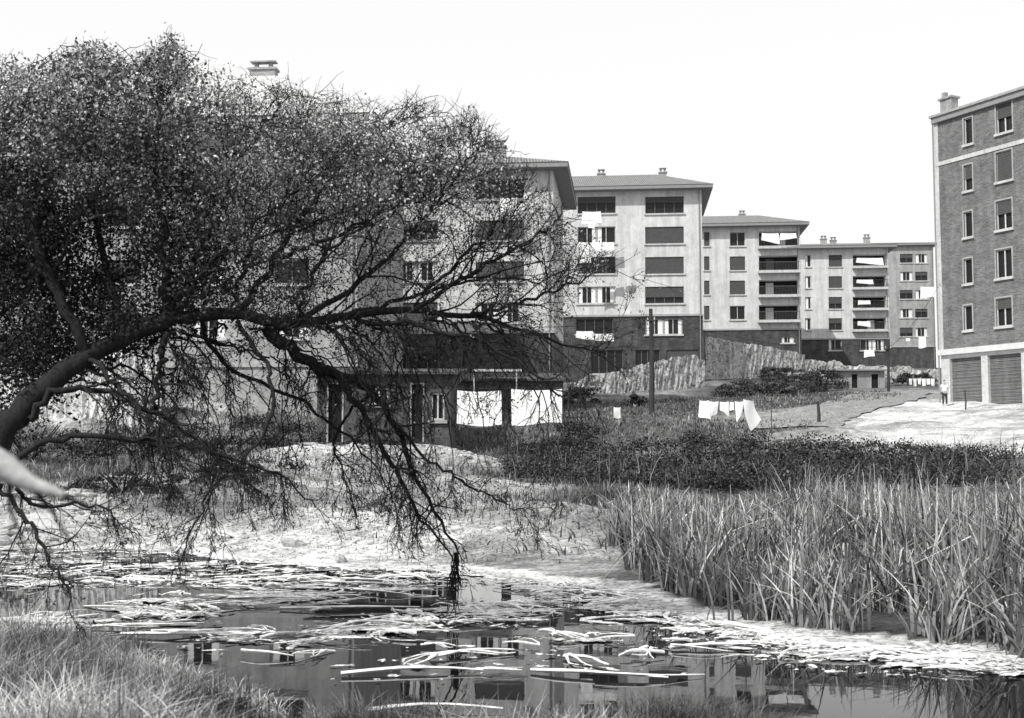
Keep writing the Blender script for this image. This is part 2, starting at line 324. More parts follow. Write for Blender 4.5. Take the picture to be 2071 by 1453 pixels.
wb+=[(1165,1240,645,676,'open'),(1305,1380,645,677,'curt'),(1195,1260,708,756,'open'),(1285,1335,708,756,'open'),(1348,1412,708,756,'blind')]
block('apartment_building','tall pale block with two columns of wide windows above a dark brick base',FB,-17,wb,8,FB.px(1400,635)[1],FB.px(1425,377)[1],12,2.6,5,[(-9.5,6,.7,.1),(-3.4,6,.7,.1)])
FC=Fr(1625,137,DU); wc=[]
for r,v in enumerate((484,533,582,633)):
    wc.append((1476,1507,v-14,v+14,('curt','blind','blind','curt')[r])); wc.append((1535,1615,v-16,v+15,'bal')); wc.append((1424,1435,v-14,v+14,'blind'))
wc+=[(1580,1606,681,694,'curt')]
block('apartment_building','pale block with deep balconies between the brick-based block and farther one',FC,-16,wc,11,FC.px(1600,664)[1],FC.px(1625,452)[1],12,2.2,5,[(-6,6,.7,.1)])
FD=Fr(1805,156,DU); wd=[]
for r,v in enumerate((528,571,613,656)):
    wd.append((1676,1703,v-12,v+12,('blind','blind','half','half')[r])); wd.append((1725,1792,v-13,v+11,'bal')); wd.append((1628,1640,v-12,v+12,'curt'))
wd+=[(1676,1702,687,709,'curt'),(1740,1788,687,709,'curt')]
block('apartment_building','distant pale block with balconies and three chimneys on its roof',FD,-16,wd,11,FD.px(1790,683)[1],FD.px(1805,497)[1],12,1.4,5,[(-7.5,5,.8,.4),(-6.2,5,.8,.2),(-1.7,5,.8,.5)])
FE=Fr(1898,181,DU); we=[]
for r,v in enumerate((523,559,596,634,672)):
    we.append((1820,1846,v-9,v+9,'curt' if r%2 else 'half')); we.append((1851,1876,v-9,v+9,kk(('curt','half'))))
block('apartment_building','farthest greyer block squeezed between the balcony block and the brick one',FE,-18,we,13,FE.px(1850,700)[1],FE.px(1898,492)[1],12,1.2,5,[],wallm='plaster2',ov=.6)
FZ=Fr(720,58,DU); wz=[]
for v in (320,435,550,660):
    for u in (610,440,270,100): wz.append((u-55,u+15,v-24,v+24,kk()))
block('apartment_building','nearest large block behind the tree crown with a thick chimney on its hipped roof',FZ,-24,wz,3.5,FZ.px(500,735)[1],FZ.px(720,240)[1],12,5.0,9,[(-6.3,4.4,1.4,-1.0)],basem='plaster2',wallm='plaster2',rm='roofz')
FR=Fr(1908,72.3,DR); zg=H(28,69); q=FR.p(6,0,5)
rb=empty('brick_building',(q.x,q.y,zg),'six storey brick building with white framed windows above two garage doors','building')
ztop=FR.px(1908,246)[1]; zgar=FR.px(1908,708)[1]; ops=[]
for r in range(5):
    a=(239+94.8*r,292+94*r); ops.append((*[FR.px(u,a[0])[0] for u in (1949,1966)],FR.px(1957,a[1])[1],FR.px(1957,a[0])[1],.18))
for r in range(5):
    a=(207+99*r,268+98*r); ops.append((*[FR.px(u,a[0])[0] for u in (2014,2046)],FR.px(2030,a[1])[1],FR.px(2030,a[0])[1],.18))
for r in range(5):
    o=ops[5+r]; ops.append((o[0]+3.6,o[1]+3.6,o[2],o[3],.18))
w1=MB(); facade(w1,FR,0,14,zgar,ztop,ops); dep=11
w1.quad(FR.p(0,zgar,dep),FR.p(0,zgar,0),FR.p(0,ztop,0),FR.p(0,ztop,dep)); w1.quad(FR.p(14,zgar,0),FR.p(14,zgar,dep),FR.p(14,ztop,dep),FR.p(14,ztop,0)); w1.quad(FR.p(14,zgar,dep),FR.p(0,zgar,dep),FR.p(0,ztop,dep),FR.p(14,ztop,dep))
w1.build('wall','brick2',rb)
gops=[]
for u0,u1 in ((1921,1985),(1998,2066)): gops.append((FR.px(u0,760)[0],FR.px(u1,760)[0],zg-.05,FR.px(1919,726)[1],.3))
gops.append((gops[1][1]+.7,gops[1][1]+3.4,zg-.05,gops[0][3],.3))
w2=MB(); facade(w2,FR,0,14,zg-1,zgar-.34,gops); w2.quad(FR.p(0,zg-1,dep),FR.p(0,zg-1,0),FR.p(0,zgar-.34,0),FR.p(0,zgar-.34,dep)); w2.build('garage_storey','trim',rb)
FR.box(MB(),-.1,14.1,zgar-.338,zgar-.002,-.2,dep).build('string_course','wframe',rb)
zs=FR.px(1908,330)[1]; FR.box(MB(),-.03,14.03,zs-.12,zs+.12,-.05,dep+.02).build('string_course','trim',rb)
FR.box(MB(),-.05,.24,zgar,ztop,-.03,-.002).build('corner_strip','trim',rb)
rf=FR.box(MB(),-.12,14.4,ztop+.003,ztop+.35,-.2,dep+.5).build('roof','fascia',rb)
FR.box(MB(),-.2,14.5,ztop+.353,ztop+.5,-.3,dep+.6).build('gutter','plaster2',rf)
c=MB(); s1_,z1_=FR.px(1920,235,1.5); FR.box(c,s1_-.45,s1_+.45,ztop+.4,ztop+1.8,1.2,1.8); FR.box(c,s1_-.55,s1_+.55,ztop+1.802,ztop+1.92,1.1,1.9); FR.box(c,s1_-.4,s1_-.15,ztop+1.922,ztop+2.3,1.3,1.6); c.build('chimney','plaster2',rf)
MB().tube([FR.p(-.08,ztop,-.1),FR.p(-.08,zg,-.1)],[.05,.05],6).build('downpipe','fascia',rb)
for i,o in enumerate(ops):
    window(FR,rb,o,('open','half','open','open','open','half','blind','half','open','half')[i%10],fm='wframe',sill='trim',nm=0 if o[1]-o[0]<.9 else 1,fw=.05)
    t=MB(); a,b_,z0,z1=o[:4]; FR.box(t,a-.09,a-.003,z0,z1+.09,-.03,-.003);FR.box(t,b_+.003,b_+.09,z0,z1+.09,-.03,-.003);FR.box(t,a-.003,b_+.003,z1+.003,z1+.09,-.03,-.003); t.build('surround','surr',rb)
for o in gops:
    d=MB(); n=14; hh=(o[3]-zg)/n
    for k in range(n): FR.box(d,o[0]+.002,o[1]-.002,zg+k*hh+.012,zg+(k+1)*hh-.003,.2+.02*(k%2),.28)
    d.build('garage_door','shutter',rb)
# ------------------------------------------------------------ sheds
def shed(name,label,u0,u1,D,vt,zb,dep,wins,wallm,roofm,ov=.4,rise=.5,rt=.12,frm='wframe'):
    F=Fr(u0,D,Vector((1,0,0))); s1=F.px(u1,800)[0]; zt=F.px(u0,vt)[1]; q=F.p(s1/2,0,dep/2)
    root=empty(name,(q.x,q.y,zb),label,'shed'); ops=[]
    for (a,b2,v0,v1,k) in wins: ops.append((F.px(a,v0)[0],F.px(b2,v0)[0],max(F.px(a,v1)[1],zb+.02),F.px(a,v0)[1],.15))
    m=MB(); facade(m,F,0,s1,zb-1,zt,ops); zr=zt+rise
    m.quad(F.p(s1,zb-1,0),F.p(s1,zb-1,dep),F.p(s1,zr,dep),F.p(s1,zt,0)); m.quad(F.p(0,zb-1,dep),F.p(0,zb-1,0),F.p(0,zt,0),F.p(0,zr,dep)); m.quad(F.p(s1,zb-1,dep),F.p(0,zb-1,dep),F.p(0,zr,dep),F.p(s1,zr,dep)); m.build('wall',wallm,root)
    sl=rise/dep; r=MB(); e=.004
    r.hexa([F.p(-ov,zt-ov*sl+e,-ov),F.p(s1+ov,zt-ov*sl+e,-ov),F.p(s1+ov,zr+ov*sl+e,dep+ov),F.p(-ov,zr+ov*sl+e,dep+ov),F.p(-ov,zt-ov*sl+rt,-ov),F.p(s1+ov,zt-ov*sl+rt,-ov),F.p(s1+ov,zr+ov*sl+rt,dep+ov),F.p(-ov,zr+ov*sl+rt,dep+ov)])
    r.build('roof',roofm,root)
    for o,wn in zip(ops,wins):
        if wn[4]=='door':
            d=F.box(MB(),o[0]+.01,o[1]-.01,o[2],o[3]-.01,.1,.14).build('door','dark',root); t=MB()
            F.box(t,o[0]-.07,o[0]-.003,o[2],o[3]+.07,-.04,.0-.003);F.box(t,o[1]+.003,o[1]+.07,o[2],o[3]+.07,-.04,-.003);F.box(t,o[0],o[1],o[3]+.003,o[3]+.07,-.04,-.003); t.build('frame','surr',d)
        else: window(F,root,o,wn[4],fm=frm,sill='surr',nm=1)
    return root
zb=H(-6,50)
shed('outbuilding','long low dark outbuilding with white framed doors behind the pale mound',640,915,50,757,zb,6,[(665,692,778,895,'door'),(748,785,785,818,'open'),(833,855,778,895,'door'),(872,899,795,850,'open')],'shed','shed',rise=.5,frm='frame')
shed('shed','small dark shed with a pale flat roof behind the two hung sheets',928,1138,64,770,H(0,64),4,[(960,985,800,850,'door'),(1070,1105,800,830,'open')],'shed','shed',rise=.5)
F_=Fr(955,62.6,Vector((1,0,0))); z_=F_.px(955,747)[1]
shed('hut','tiny pale hut with a flat roof on the far slope below the distant blocks',1705,1790,105,750,H(31,105),4,[(1722,1734,757,790,'door'),(1762,1776,757,790,'door')],'plaster2','fascia',rise=.2)
c=MB(); F_.box(c,0,F_.px(1055,747)[0],z_-.12,z_,0,1.2)
for s_ in (.05,2.3): F_.box(c,s_,s_+.06,H(0,62)-.2,z_-.124,.05,.11)
tag(c.build('lean_to_canopy','sheet'),'pale thin canopy on posts before the small dark shed','canopy')
# ------------------------------------------------------------ walls
def wallstrip(name,label,pts,m,th=.4,steps=0):
    v=[];f=[]; pp=[]
    for j in range(len(pts)-1):
        for t in np.linspace(0,1,18)[:-1]: pp.append(P(*pts[j]).lerp(P(*pts[j+1]),t))
    pp.append(P(*pts[-1])); off=0; K_=5
    for i,q in enumerate(pp):
        if steps and i%6==0: off=random.uniform(-steps,steps)
        zt=q.z+off+random.uniform(-.1,.1); b0=H(q.x,q.y)-.8
        for k in range(K_+1):
            v.append((q.x+random.uniform(-.05,.05),q.y+(random.uniform(-.12,.12)),b0+(zt-b0)*k/K_))
        v.append((q.x,q.y+th,zt+.03)); v.append((q.x,q.y+th,b0))
    m_=K_+3
    for i in range(len(pp)-1):
        a=i*m_;b=a+m_
        for k in range(m_-1): f.append((a+k,b+k,b+k+1,a+k+1))
    return tag(mk(name,v,f,m),label,'wall')
wallstrip('retaining_wall','pale retaining wall sloping down rightward beneath the block with balconies',[(1426,684,112),(1500,695,115),(1560,704,117),(1628,718,119)],'stone',steps=.15)
wallstrip('retaining_wall','rough pale garden wall rising in front of the dark brick base',[(1150,772,99),(1240,757,100),(1300,738,101),(1345,724,102),(1424,724,104)],'stone',steps=.2)
wallstrip('retaining_wall','low whitewashed wall showing bright beneath the tree limbs at left',[(-60,735,54),(60,700,54),(150,680,54),(270,690,54),(330,735,54)],'stone2')
wallstrip('garden_wall','far low wall on the slope left of the tiny hut',[(1630,728,122),(1700,735,122),(1800,742,122),(1900,745,122)],'stone',steps=.25)
# ------------------------------------------------------------ poles / wires / posts
def pole(u,vt,vb,D,label,r=.13,cross=True,name='utility_pole',cat='pole'):
    q=P(u,vb,D); zt=P(u,vt,D).z; zb=H(q.x,q.y)-.3
    root=empty(name,(q.x,q.y,zb+.3),label,cat)
    MB().tube([(q.x,q.y,zb),(q.x+.04,q.y,(zb+zt)/2),(q.x,q.y,zt)],[r,r*.85,r*.65],8).build('shaft','wood',root)
    if cross:
        m=MB(); m.box(q.x-.25,q.x+.25,q.y-.2,q.y-.1,zt-.75,zt-.67); m.build('crossarm','wood',root)
        for dx in (-.2,.2): MB().tube([(q.x+dx,q.y-.15,zt-.668),(q.x+dx,q.y-.15,zt-.5)],[.04,.025],6).build('insulator','trim',root)
    return Vector((q.x,q.y,zt))
p1=pole(1318,625,850,70,'tall dark utility pole standing in front of the pale garden wall',r=.17)
p2=pole(1797,688,795,92,'slender distant utility pole at the top of the road',r=.12)
pole(1655,812,852,60,'short dark post at the left edge of the dusty road',r=.1,cross=False,name='post',cat='post')
pole(1952,790,820,66,'thin low post in front of the first garage door',r=.05,cross=False,name='post',cat='post')
def wire(a,b,label,sag=.4,r=.018):
    pts=[]
    for t in np.linspace(0,1,12):
        q=a.lerp(b,t); q.z-=sag*4*t*(1-t); pts.append(q)
    tag(MB().tube(pts,[r]*12,3).build('overhead_wire','wire'),label,'wire')
wire(p1+Vector((.2,-.15,-.5)),p2+Vector((-.2,-.15,-.5)),'thin wire strung between the two utility poles',.8)
wire(p1+Vector((-.2,-.15,-.5)),P(905,650,74),'thin wire from tall pole leftward to the half hidden block',.5)
wire(p2+Vector((.2,-.15,-.5)),FR.p(.3,12,-.2),'thin wire from the distant pole to the brick building',.4)
# ------------------------------------------------------------ laundry
def cloth(name,label,u0,u1,v0,v1,D,cat,m='cloth',group=None,rip=.06,blow=0,seed=0,trap=0,skew=0):
    n=12; a=P(u0,v0,D); c=P(u1,v1,D); W=c.x-a.x; Hh=a.z-c.z; r=random.Random(seed+int(u0*7+v0)); ph=r.uniform(0,6)
    v=[];f=[]
    for j in range(n+1):
        for i in range(n+1):
            s=i/n;t=j/n
            x=W*(s-.5)*(1+trap*t)+blow*W*t*t; z=-Hh*t*(1+.04*math.sin(s*5+ph)+skew*(s-.5))-.04*Hh*math.sin(s*math.pi)*(1-t)
            y=rip*math.sin(s*W*6+ph+t*1.5)*(.3+t)+.3*blow*t
            v.append((x,y,z))
    for j in range(n):
        for i in range(n): k=j*(n+1)+i; f.append((k,k+1,k+n+2,k+n+1))
    o=mk(name,v,f,m,smooth=True); o.location=(a.x+W/2,D,a.z); tag(o,label,cat,group); return o
def line(u0,v0,u1,v1,D,label,pr=.05):
    a=P(u0,v0,D);b=P(u1,v1,D); root=empty('clothesline',((a.x+b.x)/2,(a.y+b.y)/2,(a.z+b.z)/2),label,'clothesline')
    pts=[a.lerp(b,t) for t in np.linspace(0,1,8)]
    MB().tube([Vector((p.x,p.y+.02,p.z+.01)) for p in pts],[.012]*8,4).build('cord','wire',root)
    for q in (a,b): MB().tube([(q.x,q.y+.03,H(q.x,q.y)-.2),(q.x,q.y+.03,q.z+.08)],[pr,pr*.8],6).build('post','wood',root)
line(912,787,1150,785,49.2,'clothesline holding the two big white sheets')
cloth('bed_sheet','big white bed sheet, left one of the hung pair',925,1014,790,860,49.2,'sheet',trap=.02,rip=.015)
cloth('bed_sheet','big white bed sheet, right one of the hung pair',1034,1137,787,858,49.2,'sheet',trap=-.01,rip=.015,skew=-.03)
line(1405,806,1560,812,54,'clothesline on the grass above the bramble hedge',.022)
for i,(a,b,c,d,sk,tr_) in enumerate(((1415,1434,810,846,.2,.3),(1434,1454,812,840,-.3,-.3),(1456,1474,813,836,.5,.1),(1476,1484,813,830,0,.1),(1486,1504,812,846,-.5,-.3))):
    cloth('hung_garment',('white shirt pegged leftmost above the brambles','white cloth pegged second from left above brambles','white square cloth in middle of the grass clothesline','small narrow white cloth beside the middle cloth','white cloth hanging next to the billowing sheet')[i],a,b,c,d,54,'laundry',rip=.05,trap=tr_,skew=sk)
cloth('bed_sheet','white sheet billowing rightward on the grass clothesline',1503,1526,808,862,54,'sheet',blow=.75,rip=.12,skew=-.5)
cloth('hung_garment','small white cloth alone on grass left of the tall pole',1241,1255,824,846,54,'laundry')
LB=[('large white laundry under top left window of two-column block',1178,1215,428,452,108.2),('white laundry beside it under same top window',1190,1202,450,462,108.2),
('row of white laundry under second left window',1168,1215,490,508,108.2),('white cloth at right end of second left window row',1219,1242,490,506,108.2),('long white cloth above the third left window',1172,1194,510,532,108.2),
('row of small white washing below brick storey left window',1166,1200,670,686,108.2),('second row of small white washing on the brick storey',1205,1240,676,690,108.2)]
for l_,a,b,c,d,D in LB: cloth('hung_laundry',l_,a,b,c,d,D,'laundry',trap=.1,skew=random.uniform(-.3,.3),rip=.03)
cloth('hung_laundry','white garment at top window of the tree-hidden block',1012,1046,400,430,74.5,'laundry',trap=.2)
for l_,a,b,c,d,D in (('white washing on top balcony of the near balcony block',1541,1575,472,490,135.5),('second white washing on top balcony of near balcony block',1578,1610,472,484,135.5),
 ('white washing on top balcony of the distant block',1733,1785,522,534,154),('white washing on second balcony of the distant block',1733,1765,566,574,154),('pale washing on third balcony of the distant block',1736,1760,608,616,154),('white washing on lowest balcony of the distant block',1735,1760,650,660,154),
 ('white cloth hung below lowest window of distant block',1748,1768,708,722,154),('white laundry beside the edge of brick building',1862,1897,580,602,176),('white cloth hung low on the farthest block',1858,1873,681,704,177),('white laundry at low window of the farthest block',1832,1840,684,690,177)):
    cloth('hung_laundry',l_,a,b,c,d,D,'laundry',trap=.1,skew=random.uniform(-.4,.4),rip=.03)
line(1835,765,1893,765,116,'far clothesline of tiny white washing below farthest block')
for i in range(6): cloth('hung_garment','tiny white washing on the far clothesline',1838+i*9,1845+i*9,766,778+3*(i%2),116,'laundry',group='tiny far washing')
# ------------------------------------------------------------ person
def skin(name,pts,edges,rad,m,parent,sub=1):
    me=bpy.data.meshes.new(name); me.from_pydata(pts,edges,[]); o=bpy.data.objects.new(name,me); COL.objects.link(o); o.parent=parent; me.materials.append(M[m])
    md=o.modifiers.new('s','SKIN'); sv=me.skin_vertices[0].data
    for i,r in enumerate(rad): sv[i].radius=(r,r); sv[i].use_root=(i==0)
    o.modifiers.new('b','SUBSURF').levels=sub; o.modifiers['b'].render_levels=sub; return o
q=P(1911,818,68.5); ps=empty('person',(q.x,q.y,H(q.x,q.y)),'small standing person in pale top at the brick building corner','person')
bp_=[(0,0,.85),(0,0,1.1),(0,0,1.32),(0,0,1.42),(0,-.01,1.5),(0,-.01,1.6),(-.17,0,1.32),(-.22,.02,1.08),(-.2,-.05,.86),(.17,0,1.32),(.22,.02,1.08),(.18,-.08,.88),(-.09,0,.8),(-.1,-.02,.45),(-.11,0,.06),(-.11,-.12,.03),(.09,0,.8),(.1,-.02,.45),(.12,0,.06),(.12,-.12,.03)]
be=[(0,1),(1,2),(2,3),(3,4),(4,5),(2,6),(6,7),(7,8),(2,9),(9,10),(10,11),(0,12),(12,13),(13,14),(14,15),(0,16),(16,17),(17,18),(18,19)]
br=[.13,.12,.12,.05,.09,.08,.055,.042,.035,.055,.042,.035,.085,.06,.04,.035,.085,.06,.04,.035]
skin('body',bp_,be,br,'skin',ps,2)
skin('shirt',[(0,0,.88),(0,0,1.1),(0,0,1.34),(-.17,0,1.33),(-.2,.01,1.18),(.17,0,1.33),(.2,.01,1.18)],[(0,1),(1,2),(2,3),(3,4),(2,5),(5,6)],[.155,.145,.13,.07,.065,.07,.065],'cloth',ps,2)
skin('trousers',[(0,0,.88),(-.09,0,.78),(-.1,-.02,.45),(-.11,0,.1),(.09,0,.78),(.1,-.02,.45),(.12,0,.1)],[(0,1),(1,2),(2,3),(0,4),(4,5),(5,6)],[.15,.1,.075,.06,.1,.075,.06],'dcl',ps,2)
skin('hair',[(0,.02,1.6),(0,.03,1.66)],[(0,1)],[.1,.09],'dcl',ps,2)
ps.scale=(.9,.9,.9)
# ------------------------------------------------------------ leaves / blades
def leafmesh(name,c,size,col,m,parent=None,asp=.5):
    n=len(c); a=rng.normal(size=(n,3)); a/=np.linalg.norm(a,axis=1)[:,None]; b=rng.normal(size=(n,3)); b-=a*(a*b).sum(1)[:,None]; b/=np.linalg.norm(b,axis=1)[:,None]
    s=np.asarray(size).reshape(-1,1)*np.ones((n,1)); a=a*s*.5; b=b*s*.5*asp
    v=np.stack([c-a,c+b,c+a,c-b],1).reshape(-1,3); f=np.arange(n*4).reshape(n,4)
    return mk(name,v,f,m,parent,cols=np.repeat(col,4))
def blades(name,base,L,W,bend,col,m,mseg=4,parent=None,broken=0.,label=None,cat=None,kind=None,droop=.35):
    n=len(base); an=rng.uniform(0,2*np.pi,n); hd=np.stack([np.cos(an),np.sin(an)],1); sa=an+rng.uniform(.6,2.4,n); sdv=np.stack([np.cos(sa),np.sin(sa)],1)
    br=rng.random(n)<broken; bt=rng.uniform(.35,.8,n); vs=[]
    for k in range(mseg+1):
        t=k/mseg; h=bend*(t*t+.25*t); z=t*(1-droop*bend*t)
        over=np.where(br,np.maximum(t-bt,0),0); z=z-over*1.5; h=h+over*.9
        p=np.empty((n,3)); p[:,:2]=base[:,:2]+hd*(L*h)[:,None]; p[:,2]=base[:,2]+L*z
        wd=W*(1-.85*t**1.6)*.5; o=np.zeros((n,3)); o[:,:2]=sdv*wd[:,None]
        vs+= [p-o,p+o]
    v=np.stack(vs,1).reshape(-1,3); st=2*(mseg+1)
    b0=(np.arange(n)*st)[:,None]
    f=np.concatenate([b0+np.array([2*k,2*k+1,2*k+3,2*k+2]) for k in range(mseg)],0)
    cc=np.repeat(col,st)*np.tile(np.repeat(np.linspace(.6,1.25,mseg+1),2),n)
    o=mk(name,v,f,m,parent,cols=cc)
    if label or kind: tag(o,label,cat,None,kind)
    return o
def onground(x,y,dz=-.03): return np.stack([x,y,Hn(x,y)+dz],1)
def reedpts(n,y0,y1,sh=-.6,thr=-.35):
    y=rng.uniform(y0,y1,n*5); x=1.3+rng.random(n*5)*(y*.46)
    clump=np.sin(x*2.3+1.7*np.sin(y*1.1))+np.sin(y*1.9+x)+.8*np.sin(x*5.1-y*3.7)+rng.normal(0,.5,n*5)
    k=(sdist(x,y)<sh+.3*np.sin(x*3+y))&(clump>thr)&(x>1.95+.3*np.sin(y*1.3)+np.maximum(0,y-18)*.03)
    return x[k][:n],y[k][:n]
x,y=reedpts(11500,11,24); n=len(x); cm=np.sin(x*3.1+y*1.3)*np.sin(y*2.3-x)
col=np.clip(rng.lognormal(math.log(.17),.65,n)*np.exp(.35*cm),.02,.7)
Hh=rng.uniform(.4,1.25,n)*(1+.22*np.sin(x*1.3)+.16*np.sin(y*.9+x)+.12*cm)*np.interp(sdist(x,y),[-2,-.3],[1,.75])
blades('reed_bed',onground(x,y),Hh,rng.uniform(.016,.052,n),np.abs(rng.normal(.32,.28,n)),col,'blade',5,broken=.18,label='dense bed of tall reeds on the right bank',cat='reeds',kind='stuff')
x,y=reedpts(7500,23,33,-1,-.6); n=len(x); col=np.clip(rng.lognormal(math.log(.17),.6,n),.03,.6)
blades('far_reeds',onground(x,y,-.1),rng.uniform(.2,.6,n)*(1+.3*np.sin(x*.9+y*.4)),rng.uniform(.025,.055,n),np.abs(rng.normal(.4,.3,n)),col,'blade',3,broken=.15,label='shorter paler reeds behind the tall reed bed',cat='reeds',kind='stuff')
def grasspts(n,x0,x1,y0,y1,cond):
    x=rng.uniform(x0,x1,n*3);y=rng.uniform(y0,y1,n*3); cl=np.sin(x*5+2*np.sin(y*3))+np.sin(y*6+x*2)+rng.normal(0,.8,n*3)
    k=cond(x,y)&(cl>-1); return x[k][:n],y[k][:n]
x,y=grasspts(26000,-7,2.2,6.2,13,lambda x,y:(sdist(x,y)<.12)&(np.abs(x)<y*.5+.5)); n=len(x)
mod=np.exp(.75*np.sin(x*2.1+1.3*np.sin(y*1.9))+.45*np.sin(y*3.3-x))*np.interp(x,[-4,-2,0],[1.1,.8,.5])
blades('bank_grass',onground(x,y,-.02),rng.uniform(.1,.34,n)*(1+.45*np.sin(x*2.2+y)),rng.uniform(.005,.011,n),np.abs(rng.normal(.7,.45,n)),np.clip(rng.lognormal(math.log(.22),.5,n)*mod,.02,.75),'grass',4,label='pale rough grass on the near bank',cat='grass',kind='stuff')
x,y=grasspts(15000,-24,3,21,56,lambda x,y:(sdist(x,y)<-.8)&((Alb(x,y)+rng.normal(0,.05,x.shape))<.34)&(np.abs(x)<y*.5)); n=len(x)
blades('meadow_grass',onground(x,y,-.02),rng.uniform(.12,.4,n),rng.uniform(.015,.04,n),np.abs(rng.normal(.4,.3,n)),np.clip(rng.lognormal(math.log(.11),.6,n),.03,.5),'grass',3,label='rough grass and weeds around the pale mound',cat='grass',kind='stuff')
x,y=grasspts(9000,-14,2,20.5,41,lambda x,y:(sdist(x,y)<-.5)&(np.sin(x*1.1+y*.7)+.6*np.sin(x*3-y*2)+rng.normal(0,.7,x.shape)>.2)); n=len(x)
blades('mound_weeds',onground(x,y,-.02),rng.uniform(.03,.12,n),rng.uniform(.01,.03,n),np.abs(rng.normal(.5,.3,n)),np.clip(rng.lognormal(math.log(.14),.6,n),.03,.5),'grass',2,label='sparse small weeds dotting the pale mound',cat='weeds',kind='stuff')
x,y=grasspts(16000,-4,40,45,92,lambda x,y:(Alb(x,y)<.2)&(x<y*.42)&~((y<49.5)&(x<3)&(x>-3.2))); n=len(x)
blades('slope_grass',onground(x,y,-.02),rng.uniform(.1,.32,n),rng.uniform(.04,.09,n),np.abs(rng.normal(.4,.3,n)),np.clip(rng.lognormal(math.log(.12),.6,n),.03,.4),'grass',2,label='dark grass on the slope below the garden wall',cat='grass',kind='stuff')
def tussock(u,v,h,n,label,r=.22,mid=.05):
    q=G(u,v,0.1); x=rng.normal(0,r*.5,n);y=rng.normal(0,r*.3,n); zb=max(H(q.x,q.y),-.05)
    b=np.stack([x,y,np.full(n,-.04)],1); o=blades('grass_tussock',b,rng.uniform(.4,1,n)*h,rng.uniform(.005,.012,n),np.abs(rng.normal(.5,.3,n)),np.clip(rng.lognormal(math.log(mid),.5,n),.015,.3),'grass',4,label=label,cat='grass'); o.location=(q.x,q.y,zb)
tussock(420,1452,.5,1000,'dark grass tussock on near bank at lower left',.35)
tussock(1370,1455,.42,2600,'broad grass tussock at the water edge bottom middle',.6,.08)
tussock(1520,1475,.32,900,'small grass tussock right of the broad one',.4,.08)
tussock(1235,1060,.85,1000,'dark sedge tussock at left edge of the reed bed',.7)
tussock(760,1480,.4,900,'dark tussock at the bottom beside floating stalks',.5,.06)
# bushes and brambles
def cloud(lumps,per,size,mid):
    cs=[];cl=[]
    for (c,r) in lumps:
        d=rng.normal(size=(per,3)); d/=np.linalg.norm(d,axis=1)[:,None]; d[:,2]=np.abs(d[:,2])*1.0-.15
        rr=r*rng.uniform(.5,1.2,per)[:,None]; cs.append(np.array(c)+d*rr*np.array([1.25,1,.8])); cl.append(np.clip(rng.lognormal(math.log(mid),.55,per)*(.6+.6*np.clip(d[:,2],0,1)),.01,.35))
    return np.concatenate(cs),np.concatenate(cl)
lum=[]; TP=[(900,885),(1050,874),(1200,876),(1300,866),(1400,872),(1500,858),(1590,874),(1650,864),(1740,880),(1800,872),(1900,882),(2020,912)]
for i in range(360):
    u=random.uniform(1030,2040); D=random.uniform(34,44); vt=np.interp(u,[t[0] for t in TP],[t[1] for t in TP]); q=P(u,vt,43.5); x=(u-1035.5)/FP*D; g=H(x,D)
    top=q.z-(44-D)*.16+random.uniform(-.4,.12); r=random.uniform(.3,.75); lum.append(((x,D,max(top-r*.8,g+.1)),r))
    if top-r*1.6>g and random.random()<.6: lum.append(((x,D-.4,g+.4),.5))
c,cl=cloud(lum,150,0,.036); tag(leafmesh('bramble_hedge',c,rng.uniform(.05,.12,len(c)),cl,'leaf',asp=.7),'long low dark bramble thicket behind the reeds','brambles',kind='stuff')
x,y=grasspts(1500,0,19,34,45,lambda x,y:(x<y*.43)&(np.sin(x*1.3+y)+rng.normal(0,.6,x.shape)>.2)); n=len(x)
blades('hedge_grass',onground(x,y,-.02),rng.uniform(.5,1.2,n),rng.uniform(.02,.04,n),np.abs(rng.normal(.35,.25,n)),np.clip(rng.lognormal(math.log(.12),.6,n),.03,.4),'grass',3,label='tall rough grass growing through the bramble thicket',cat='grass',kind='stuff')
def bush(label,u,v,D,rx,rz,n=26,per=130,size=.2,mid=.04,name='bush'):
    q=P(u,v,D); g=H(q.x,q.y); root=empty(name,(q.x,q.y,g),label,'bush'); lum=[]
    for i in range(n):
        dx=random.uniform(-rx,rx); yy=q.y+random.uniform(-rx*.4,rx*.4); top=rz*math.sqrt(max(0.1,1-(dx/rx)**2))
        lum.append(((q.x+dx,yy,H(q.x+dx,yy)+random.uniform(0,top)*.7),random.uniform(.15,.38)*rz))
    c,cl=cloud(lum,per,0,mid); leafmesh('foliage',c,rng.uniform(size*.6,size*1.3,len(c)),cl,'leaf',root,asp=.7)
    m=MB()
    for i in range(6):
        a=random.uniform(0,6.28); m.tube([(q.x,q.y,g-.1),(q.x+math.cos(a)*rx*.2,q.y+math.sin(a)*rx*.2,g+rz*.3),(q.x+math.cos(a)*rx*.4,q.y+math.sin(a)*rx*.3,g+rz*.6)],[.05,.035,.015],4)
    m.build('stems','bark',root)
bush('wide dark bush below the sloping retaining wall',1550,805,93,3.8,1.9,60,size=.13,per=120)
bush('dark bush left of the tiny hut',1665,800,98,1.6,2.4,34,size=.13,per=120)
bush('dark ivy mass over lower right end of the sloping wall',1590,765,116,3.2,1.8,36,size=.15,per=130)
bush('small dark bush just left of the tall utility pole',1284,828,80,.7,1.3,12,size=.14)
bush('dark ivy shrub at foot of garden wall left end',1180,815,90,1.5,1.7,16,size=.15)
bush('dark shrub behind the far clothesline posts',1850,785,118,1.8,2.0,14,size=.2)
bush('low dark shrub behind left shore rocks',250,1000,31,1.6,.9,16,size=.07,per=220)
bush('low dark shrub under the drooping limbs near the mound',470,1005,33,1.6,.8,16,size=.07,per=220)
